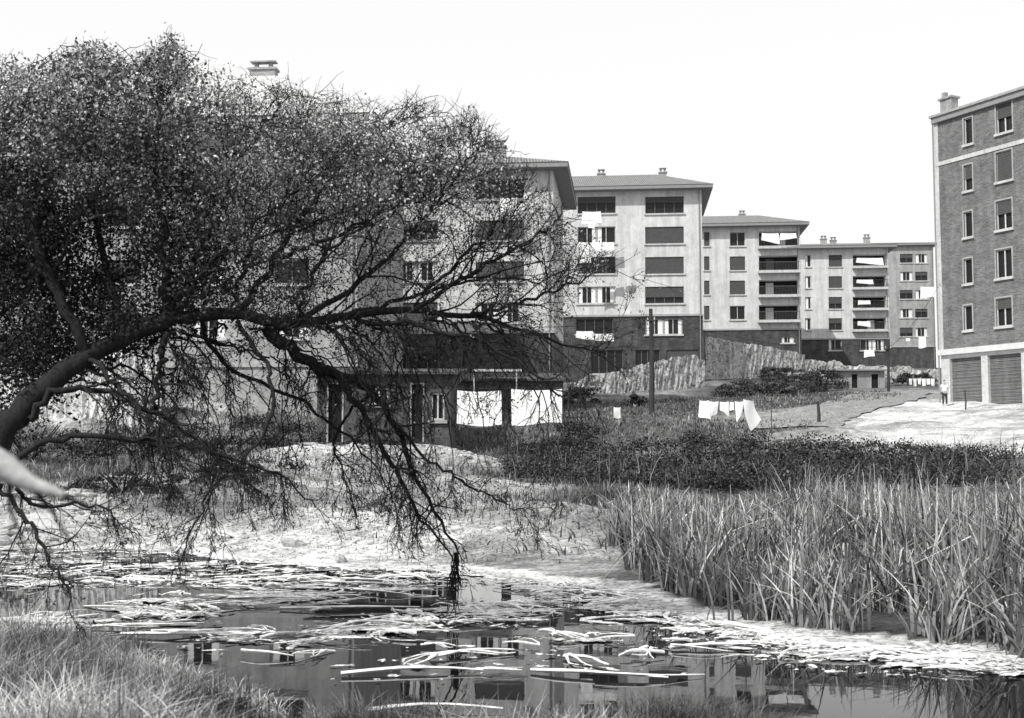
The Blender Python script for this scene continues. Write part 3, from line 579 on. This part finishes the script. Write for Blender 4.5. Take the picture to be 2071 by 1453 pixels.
bush('dark shrub at the left end of the dark outbuilding',540,905,46,2.4,1.9,28,size=.1,per=200)
bush('straggly dark shrub in front of the outbuilding doors',770,915,46,1.7,1.0,20,size=.08,per=150)
bush('shrub beside the right corner of long outbuilding',1165,872,49,.8,2.0,14,size=.1,per=200)
bush('tall dark shrub at far left behind tree trunk',60,930,40,2.4,2.0,20,size=.09,per=220)
bush('broad dark shrub between far left shrub and outbuilding',310,915,43,2.6,1.5,26,size=.09,per=200)
# ------------------------------------------------------------ rocks
def rockmesh(seed):
    r=random.Random(seed); v=[];f=[]; n1,n2=7,5
    for j in range(n2+1):
        for i in range(n1):
            th=math.pi*j/n2; ph=2*math.pi*i/n1; k=1+r.uniform(-.28,.28); v.append((math.sin(th)*math.cos(ph)*k,math.sin(th)*math.sin(ph)*k*.8,math.cos(th)*k*.6))
    for j in range(n2):
        for i in range(n1): f.append((j*n1+i,j*n1+(i+1)%n1,(j+1)*n1+(i+1)%n1,(j+1)*n1+i))
    return mk('rock',v,f,'rock')
rp=[rockmesh(i) for i in range(5)]; used=set()
def place(protos,k,loc,sc,rot,label,cat,group):
    o=protos[k]
    if k in used: o=o.copy(); COL.objects.link(o)
    used.add(k); o.location=loc; o.scale=sc; o.rotation_euler=rot; tag(o,label,cat)
    if group:o['group']=group
    elif 'group' in o: del o['group']
    return o
for i in range(150):
    u=random.uniform(-10,230)*(1 if i<110 else 4.5); v=random.uniform(1005,1105); D=np.interp(v,[1005,1105],[31,24.3]); x=(u-1035.5)/FP*D; s=random.lognormvariate(math.log(.11),.45)*(1 if i<110 else .6)
    place(rp,i%5,(x,D,H(x,D)+s*.15),(s*random.uniform(1,1.6),s,s*random.uniform(.6,1)),(random.uniform(-.3,.3),random.uniform(-.3,.3),random.uniform(0,6)),'pale broken rock in the rubble along the far shore','rock','rocks on the far shore')
for i in range(110):
    u=random.uniform(570,1030); D=random.uniform(39,41.5)-max(0,(u-940)/40); x=(u-1035.5)/FP*D; s=random.lognormvariate(math.log(.08),.4)
    place(rp,i%5,(x,D,H(x,D)+s*.2),(s*random.uniform(1,1.8),s,s*random.uniform(.5,1)),(random.uniform(-.3,.3),random.uniform(-.3,.3),random.uniform(0,6)),'pale stone along the crest of the earth mound','rock','stones on the mound crest')
q=G(590,1118); place(rp,1,(q.x,q.y+.3,.1),(.3,.2,.2),(0.2,.3,.4),'largest single pale rock at the water edge below mound','rock',None)
q=G(690,1140); place(rp,2,(q.x,q.y,.05),(.14,.12,.15),(0.2,.3,1),'small pale stone standing in shallow water below mound','rock',None)
# ------------------------------------------------------------ floating stuff
def density(u,v):
    sh=float(np.interp(u,[1040,1250,1450,1600,1900,2071],[1185,1225,1272,1310,1330,1355]))
    d=0
    if u<1260 and 1105<v<1190: d=.5
    if 1150<v<1300 and 60<u<1300: d=max(d,.22+.34*math.sin(u*.009+v*.07)+.2*math.sin(u*.02-v*.05))
    if u>1040 and -40<v-sh<18: d=1.0
    elif u>1040 and 0<v-sh<50: d=max(d,.15)
    if v>1300 and u<1380: d=max(d,.04)
    if u<650 and v>1330: d=0
    return d
sv=[];sf=[]; cnt=0
while cnt<2700:
    big=cnt>2620
    u=random.uniform(-20,2090); v=1110+270*random.random()**1.1; q=G(u,v)
    if random.random()>density(u,v) or (big and density(u,v)<.4): continue
    if sdist(np.array([q.x]),np.array([q.y]))[0]<-.3: continue
    cnt+=1; k=random.randint(6,11) if not big else 26; i0=len(sv); strip=(u>1040 and v>1165); r=random.lognormvariate(math.log(.02),.55) if not big else random.uniform(.09,.26); el=random.uniform(1.5,5 if not strip else 3) if not big else random.uniform(1.5,3); z=random.uniform(.004,.02); an0=random.gauss(0,.6 if not big else .2); ca_,sa_=math.cos(an0),math.sin(an0)
    for j in range(k):
        an=2*math.pi*j/k; rr=r*(random.uniform(.2,1.4) if not big else random.uniform(.45,1.25)); a=math.cos(an)*rr*el; b=math.sin(an)*rr
        sv.append((q.x+a*ca_-b*sa_,q.y+a*sa_+b*ca_,z+(random.uniform(0,.015) if not big else 0)))
    sf.append(tuple(range(i0,i0+k)))
tag(mk('floating_scum',sv,sf,'scum'),'pale scum and plant litter floating on the pond','scum',kind='stuff')
def stalkmesh(seed,nb=3,th=.022):
    r=random.Random(seed); m=MB()
    for b in range(nb):
        pts=[];rd=[]; off=r.uniform(-.04,.04); a=r.uniform(-.22,.22) if b else 0; L0=1 if b==0 else r.uniform(.35,.8); st=-L0/2 if b==0 else r.uniform(-.5,0)
        for k in range(6):
            t=k/5; pts.append((st+L0*t,off+a*t+.06*math.sin(t*3+seed+b)+r.uniform(-.01,.01),.012+.008*b+.02*math.sin(t*math.pi+b))); rd.append(th*(1-.6*t)*r.uniform(.7,1.15)*(1 if b==0 else .6))
        i0=len(m.v); m.tube(pts,rd,5)
        m.v[i0:]=[(x,y,z*.6+.004) for x,y,z in m.v[i0:]]
    return m.build('floating_stalk','straw')
sp_=[stalkmesh(i,nb=[1,3,2,4,1,2,3,1,2,4][i]) for i in range(10)]; used=set()
hero=[(835,1368,1.25,.12,'long pale stalk lying alone toward the bottom of the pond'),(1190,1340,.55,-.5,'short pale split stalk right of the reflected window'),(1210,1372,1.2,-.08,'long flat pale stalk below the short split one'),(400,1285,1.6,.05,'long stalk lying left near the grassy bank'),(710,1232,1.7,-.05,'long pale stalk floating across the middle left'),(560,1215,1.3,-.25,'pale stalk slanting up right in the dark reflection'),(960,1330,.9,.4,'pale stalk below the hanging weeds'),(880,1440,1.0,.2,'pale stalk nearest the bottom edge of the pond'),(1440,1310,.9,.5,'pale stalk poking out from the right scum'),(300,1268,1.2,.3,'pale stalk just above the left grassy bank')]
for i,(u,v,L0,rz,lab) in enumerate(hero):
    q=G(u,v); place(sp_,i%10,(q.x,q.y,.01),(L0,2.0,1.6),(0,0,rz),lab,'reed stalk',None)
cnt=0
while cnt<285:
    u=random.uniform(0,1960); v=1115+250*random.random()**1.0; q=G(u,v)
    if random.random()>density(u,v)*(.4 if u>1300 else .9) or sdist(np.array([q.x]),np.array([q.y]))[0]<-.1: continue
    L0=random.lognormvariate(math.log(.42),.5); cnt+=1
    place(sp_,cnt%10,(q.x,q.y,random.uniform(.005,.03)),(L0,random.uniform(.6,2.1),random.uniform(.7,1.7)),(random.uniform(-.05,.05),random.uniform(-.1,.1),random.gauss(0,.6)+(math.pi if random.random()<.4 else 0)),'pale dead reed stalk among the litter floating on the pond','reed stalk','floating reed stalks')
# ------------------------------------------------------------ the tree
def spl(pts,n):
    P_=[pts[0]]+list(pts)+[pts[-1]]; out=[]; m=len(pts)-1
    for k in range(n+1):
        t=k/n*m; i=min(int(t),m-1); f=t-i; a,b,c,d=P_[i],P_[i+1],P_[i+2],P_[i+3]
        out.append(.5*((2*b)+(c-a)*f+(2*a-5*b+4*c-d)*f*f+(3*b-a-3*c+d)*f**3))
    return out
TU=[-100,0,60,120,160,200,240,290,330,370,410,450,520,560,640,700,760,820,900,950,1010,1060,1120,1200,1300]; TV=[120,95,125,85,60,75,110,70,45,85,130,125,165,150,190,180,215,190,215,200,270,330,400,480,540]
def ztop(p):
    u=1035.5+p.x/p.y*FP; v=float(np.interp(u,TU,TV)); return 2+(905-v)/FP*p.y
limbs=[
([(180,720,11.6),(340,645,12),(480,640,12.1),(600,655,12.2),(700,640,12.4),(830,628,12.5),(950,640,12.7),(1050,668,12.8),(1150,700,12.9),(1225,715,13)],.08,.007,0,34),
([(540,660,12.1),(600,715,12.3),(680,755,12.6),(750,790,12.9),(800,860,13.2),(835,950,13.5),(880,1040,13.8),(925,1115,14)],.075,.012,-1,28),
([(660,745,12.5),(720,810,12.5),(765,890,12.7),(815,975,12.9),(850,1045,13.2),(925,1125,13.9)],.045,.01,-1,20),
([(60,850,11.2),(110,797,11.2),(200,790,11.4),(300,830,11.6),(400,890,11.9),(470,950,12.1),(530,1000,12.3)],.04,.008,-1,22),
([(30,930,11.1),(130,885,11.2),(280,890,11.4),(420,915,11.7),(560,960,12),(640,1030,12.2)],.034,.007,-1,20),
([(345,645,12),(325,740,11.9),(305,860,11.8)],.045,.018,-1,8),
([(340,650,12),(330,500,12.2),(312,350,12.3),(325,220,12.4),(322,110,12.5)],.06,.008,1,28),
([(180,720,11.6),(100,560,11.5),(60,420,11.6),(20,290,11.8),(-30,180,12)],.06,.008,1,28),
([(480,640,12.1),(560,520,12.4),(640,400,12.6),(720,310,12.8),(800,250,13),(890,225,13.2)],.04,.005,1,38),
([(600,655,12.2),(740,560,12.2),(850,450,12.1),(930,350,12),(975,290,12)],.035,.005,1,36),
([(830,628,12.5),(940,560,12.7),(1050,500,12.9),(1110,460,13),(1140,420,13)],.03,.005,1,30),
([(950,640,12.7),(1080,605,12.8),(1180,565,13),(1245,515,13)],.024,.004,1,18),
([(345,645,12),(430,450,12.6),(500,300,13),(560,220,13.3),(600,190,13.5)],.04,.006,1,30),
([(250,690,11.8),(200,480,12.4),(180,300,12.8),(190,170,13)],.05,.008,1,26),
([(700,640,12.4),(860,592,12.8),(1000,560,13.2),(1110,585,13.4)],.027,.005,0,22),
([(480,650,12.1),(540,740,12),(550,820,11.9),(520,900,11.8),(450,965,11.7),(400,1050,11.6),(370,1115,11.6)],.027,.006,-1,14),
([(-10,980,10.8),(60,1060,10.8),(110,1150,10.7),(150,1212,10.6)],.025,.008,-1,10),
([(800,860,13.2),(890,945,13.2),(990,1005,13.2),(1065,1040,13.2)],.02,.005,-1,12),
([(720,645,12.4),(900,672,12),(1050,730,11.9),(1130,800,11.8),(1180,785,11.8)],.027,.005,-1,20),
([(560,520,12.4),(700,470,12.2),(820,400,12),(900,300,12)],.027,.005,1,28),
([(100,560,11.5),(0,480,11.8),(-60,350,12)],.05,.01,1,14),
([(430,450,12.6),(330,330,13),(260,220,13.2),(150,140,13.4)],.035,.006,1,20),
([(640,400,12.6),(600,280,13),(640,210,13.2)],.027,.005,1,20),
([(300,900,11.4),(440,920,11.6),(430,1000,11.6),(395,1085,11.6)],.02,.005,-1,10),
([(30,950,11),(60,1020,11.2),(200,1020,11.4),(240,1080,11.5)],.025,.006,-1,9),
([(750,790,12.9),(680,880,13),(700,960,13.1),(720,1050,13.2)],.02,.005,-1,12),
([(180,720,11.6),(260,800,11.2),(320,900,11),(330,980,11)],.027,.006,-1,11),
([(860,592,12.8),(980,480,12.4),(1080,390,12.2)],.022,.004,1,22),
([(400,640,12),(460,740,12.6),(640,830,12.9),(740,920,13.1),(800,1020,13.3)],.03,.006,-1,16),
([(600,655,12.2),(640,540,11.8),(760,430,11.6),(850,340,11.6)],.027,.005,1,28),
([(340,650,12),(420,540,11.7),(560,420,11.6),(680,330,11.6)],.03,.005,1,26),
([(480,640,12.1),(520,480,13),(640,330,13.5),(760,230,13.8)],.03,.005,1,30),
]
for i in range(44):
    u0=random.uniform(120,980); v0=np.interp(u0,[120,350,980],[770,670,650]); D0=random.uniform(11.8,13.4); du=random.uniform(-80,250); dv=random.uniform(160,400)
    limbs.append(([(u0,v0,D0),(u0+du*.45,v0+dv*.12+random.uniform(-50,20),D0),(u0+du*.9,v0+dv*.45,D0+.1),(u0+du,min(v0+dv,1110),D0+.1)],random.uniform(.009,.019),.0035,-1,7))
tb=P(-110,1235,11); tr=empty('tree',(tb.x,tb.y,H(tb.x,tb.y)),'large sprawling dark tree leaning over the pond from the left bank','tree')
tp=spl([Vector((tb.x-.1,tb.y,H(tb.x,tb.y)-.2)),P(-80,1090,11),P(-40,950,11.1),P(40,830,11.3),P(170,725,11.6),P(345,645,12)],24)
MB().tube([p+Vector((random.gauss(0,.015),0,random.gauss(0,.015))) for p in tp],[.22-.145*(k/24)**.7 for k in range(25)],10).build('trunk','bark',tr,smooth=True)
tw=MB(); leaves=[]; leafc=[]; leafs=[]
def rv():
    return Vector((random.gauss(0,1),random.gauss(0,1),random.gauss(0,1)))
def leafp(p):
    a=min(max((-p.x-.5)/2.0,0),1); up=min(max((p.z-2.9)/1.0,0),1)
    return .04+up*(.24+.6*a)
def putleaf(q,big=1,k=1,e=None):
    if q.z>ztop(q)+random.gauss(-.05,.09): return
    leaves.append((q.x,q.y,q.z)); hz=min(max((q.z-4.1)/1.6,0),1); mx=min(max((q.x+3.4)/1.8,0),1)*min(max((q.z-3.2)/.8,0),1)  # leaf colour pales with height: haze and overexposure painted into the crown top
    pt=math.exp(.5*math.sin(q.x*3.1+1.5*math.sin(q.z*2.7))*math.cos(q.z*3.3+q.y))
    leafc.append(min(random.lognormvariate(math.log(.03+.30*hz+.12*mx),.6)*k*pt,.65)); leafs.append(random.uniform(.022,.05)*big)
def addleaves(pts,base):
    for p in pts:
        lp=leafp(p); n=base*lp; n=int(n)+(1 if random.random()<n-int(n) else 0)
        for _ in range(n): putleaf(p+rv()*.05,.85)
def grow(par,r0,r1,mode,nch,level,lenf):
    m=len(par)-1
    for c in range(nch):
        t=random.uniform(.12 if level==1 else .05,1)**(.8); k=min(int(t*m),m-1); f=t*m-k; p=par[k].lerp(par[k+1],f)
        tan=(par[k+1]-par[k]).normalized(); rr=r0+(r1-r0)*t
        perp=rv(); perp-=tan*perp.dot(tan); perp.normalize(); perp.y*=.75
        d=(tan*random.uniform(.3,.9)+perp*.75)
        if mode>0: d+=Vector((.15,0,.28))
        elif mode<0: d+=Vector((.1,0,-.3))
        d.normalize(); Ln=lenf*random.uniform(.5,1.25)*(1.15-.5*t); ns=6 if level<3 else 4
        cr=max(min(rr*.45,.012 if level==1 else .006),.0034 if level<3 else .0021); pts=[p]; q=p.copy(); bend=rv()*.3
        g=Vector((0,0,{1:.03,0:-.02,-1:-.12}[mode])); fz=random.gauss(-.02,.16)
        if level==1 and mode<=0 and random.random()<.4: g=Vector((.02,0,.10))
        for s in range(ns):
            d=(d+bend*.35+rv()*.16+g).normalized(); q=q+d*(Ln/ns)
            if q.z<.12: q.z=.12
            if q.z>ztop(q)+fz and s>0: break
            pts.append(q.copy())
        if len(pts)<3: continue
        nn=len(pts)-1
        rad=[cr*(1-.75*s/nn)+.0008 for s in range(nn+1)]
        tw.tube(pts,rad,4 if level==1 else 3)
        if level<3: grow(pts,cr,cr*.3,mode,(6 if level==1 else 3),level+1,Ln*(.55 if level==1 else .6))
        if level>=2: addleaves([pts[i].lerp(pts[i+1],.5) for i in range(1,nn)]+pts[2:],1.5)
for (pl,r0,r1,mode,nch) in limbs:
    pts=spl([P(*q) for q in pl],26)
    pts=[pts[0]]+[p+rv()*.02 for p in pts[1:]]
    MB().tube(pts,[r1+(r0-r1)*(1-k/26)**1.1 for k in range(27)],7).build('limb','bark',tr,smooth=True)
    grow(pts,r0,r1,mode,nch,1,(1.0 if mode>=0 else .7) if nch>7 else .5)
cpoly=np.array([(-60,900),(30,850),(110,770),(260,668),(420,650),(600,690),(760,660),(900,640),(1040,560),(1070,420),(1010,270),(900,200),(800,190),(700,190),(600,165),(540,150),(440,130),(380,90),(320,50),(260,90),(180,80),(110,90),(50,120),(-60,110)],float)
def inpoly(u,v):
    ins=False
    for i in range(len(cpoly)):
        x0,y0=cpoly[i];x1,y1=cpoly[(i+1)%len(cpoly)]
        if (y0>v)!=(y1>v) and u<(x1-x0)*(v-y0)/(y1-y0)+x0: ins=not ins
    return ins
cn=0
while cn<1350:
    u=random.uniform(-60,1070); v=random.uniform(20,900)
    if not inpoly(u,v): continue
    wgt=np.interp(u,[0,420,600,850,980,1060],[1,.9,.55,.32,.16,.06])
    if v<260: wgt*=.62
    if random.random()>wgt: continue
    if .5+.5*math.sin(u*.021+2*math.sin(v*.013))*math.cos(v*.024+u*.006)<random.uniform(.05,.62): continue
    cn+=1; D=random.uniform(11.4,14); c=P(u,v,D); nl=int(np.interp(u,[0,450,700,1060],[80,62,34,16])); sg=random.uniform(.06,.16)
    dv=rv().normalized()*.6+Vector((.2,0,.5)); ax=[]
    for s in range(3):
        d=(dv+rv()*.5).normalized(); Ln=random.uniform(.2,.5); pts=[c-dv*.15]
        for k in range(4): d=(d+rv()*.2).normalized(); pts.append(pts[-1]+d*Ln/4)
        if pts[-1].z<ztop(pts[-1])+random.gauss(.03,.12): tw.tube(pts,[.005,.004,.0032,.0024,.0015],3)
        ax.append(pts)
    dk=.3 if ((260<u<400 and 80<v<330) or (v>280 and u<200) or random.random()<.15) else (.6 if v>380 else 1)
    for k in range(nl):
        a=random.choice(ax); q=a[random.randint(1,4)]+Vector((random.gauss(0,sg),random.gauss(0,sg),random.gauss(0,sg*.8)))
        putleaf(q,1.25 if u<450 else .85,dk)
tag(tw.build('twigs','bark',tr),kind='stuff')
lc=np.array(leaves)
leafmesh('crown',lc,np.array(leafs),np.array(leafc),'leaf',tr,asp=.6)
# pale bare bough reaching in from the left, close to the camera
bb=empty('bare_bough',tuple(P(-260,1500,2.3)),'pale bare out of focus bough poking in at the left edge','branch')
MB().tube([P(-260,1500,2.3),P(-230,1200,2.3),P(-150,960,2.3),P(-60,905,2.3),P(10,945,2.3),P(60,978,2.3),P(130,1000,2.3)],[.06,.05,.042,.034,.026,.016,.006],10).build('stem','barkl',bb,smooth=True)
m=MB()
for (a,b_,c_) in (((60,978),(110,1040),(150,1110)),((20,950),(20,1030),(60,1120)),((90,990),(170,1020),(220,1060))):
    m.tube([P(*a,2.3),P(*b_,2.35),P(*c_,2.4)],[.008,.004,.0015],5)
m.build('twigs','bark',bb)
hw=MB(); a0=P(922,1118,13.95)
for i in range(30):
    pts=[]; e=random.uniform(-.12,.08); Lh=random.uniform(.4,1); x0=random.gauss(0,.015)
    for k in range(8):
        t=k/7; pts.append(a0+Vector((x0+e*t+random.gauss(0,.012),random.gauss(0,.03),-(a0.z-.01)*t*Lh)))
    hw.tube(pts,[.005]*8,3)
tag(hw.build('hanging_weeds','bark'),'dark dried weeds dangling from drooping branch tip into water','weeds')
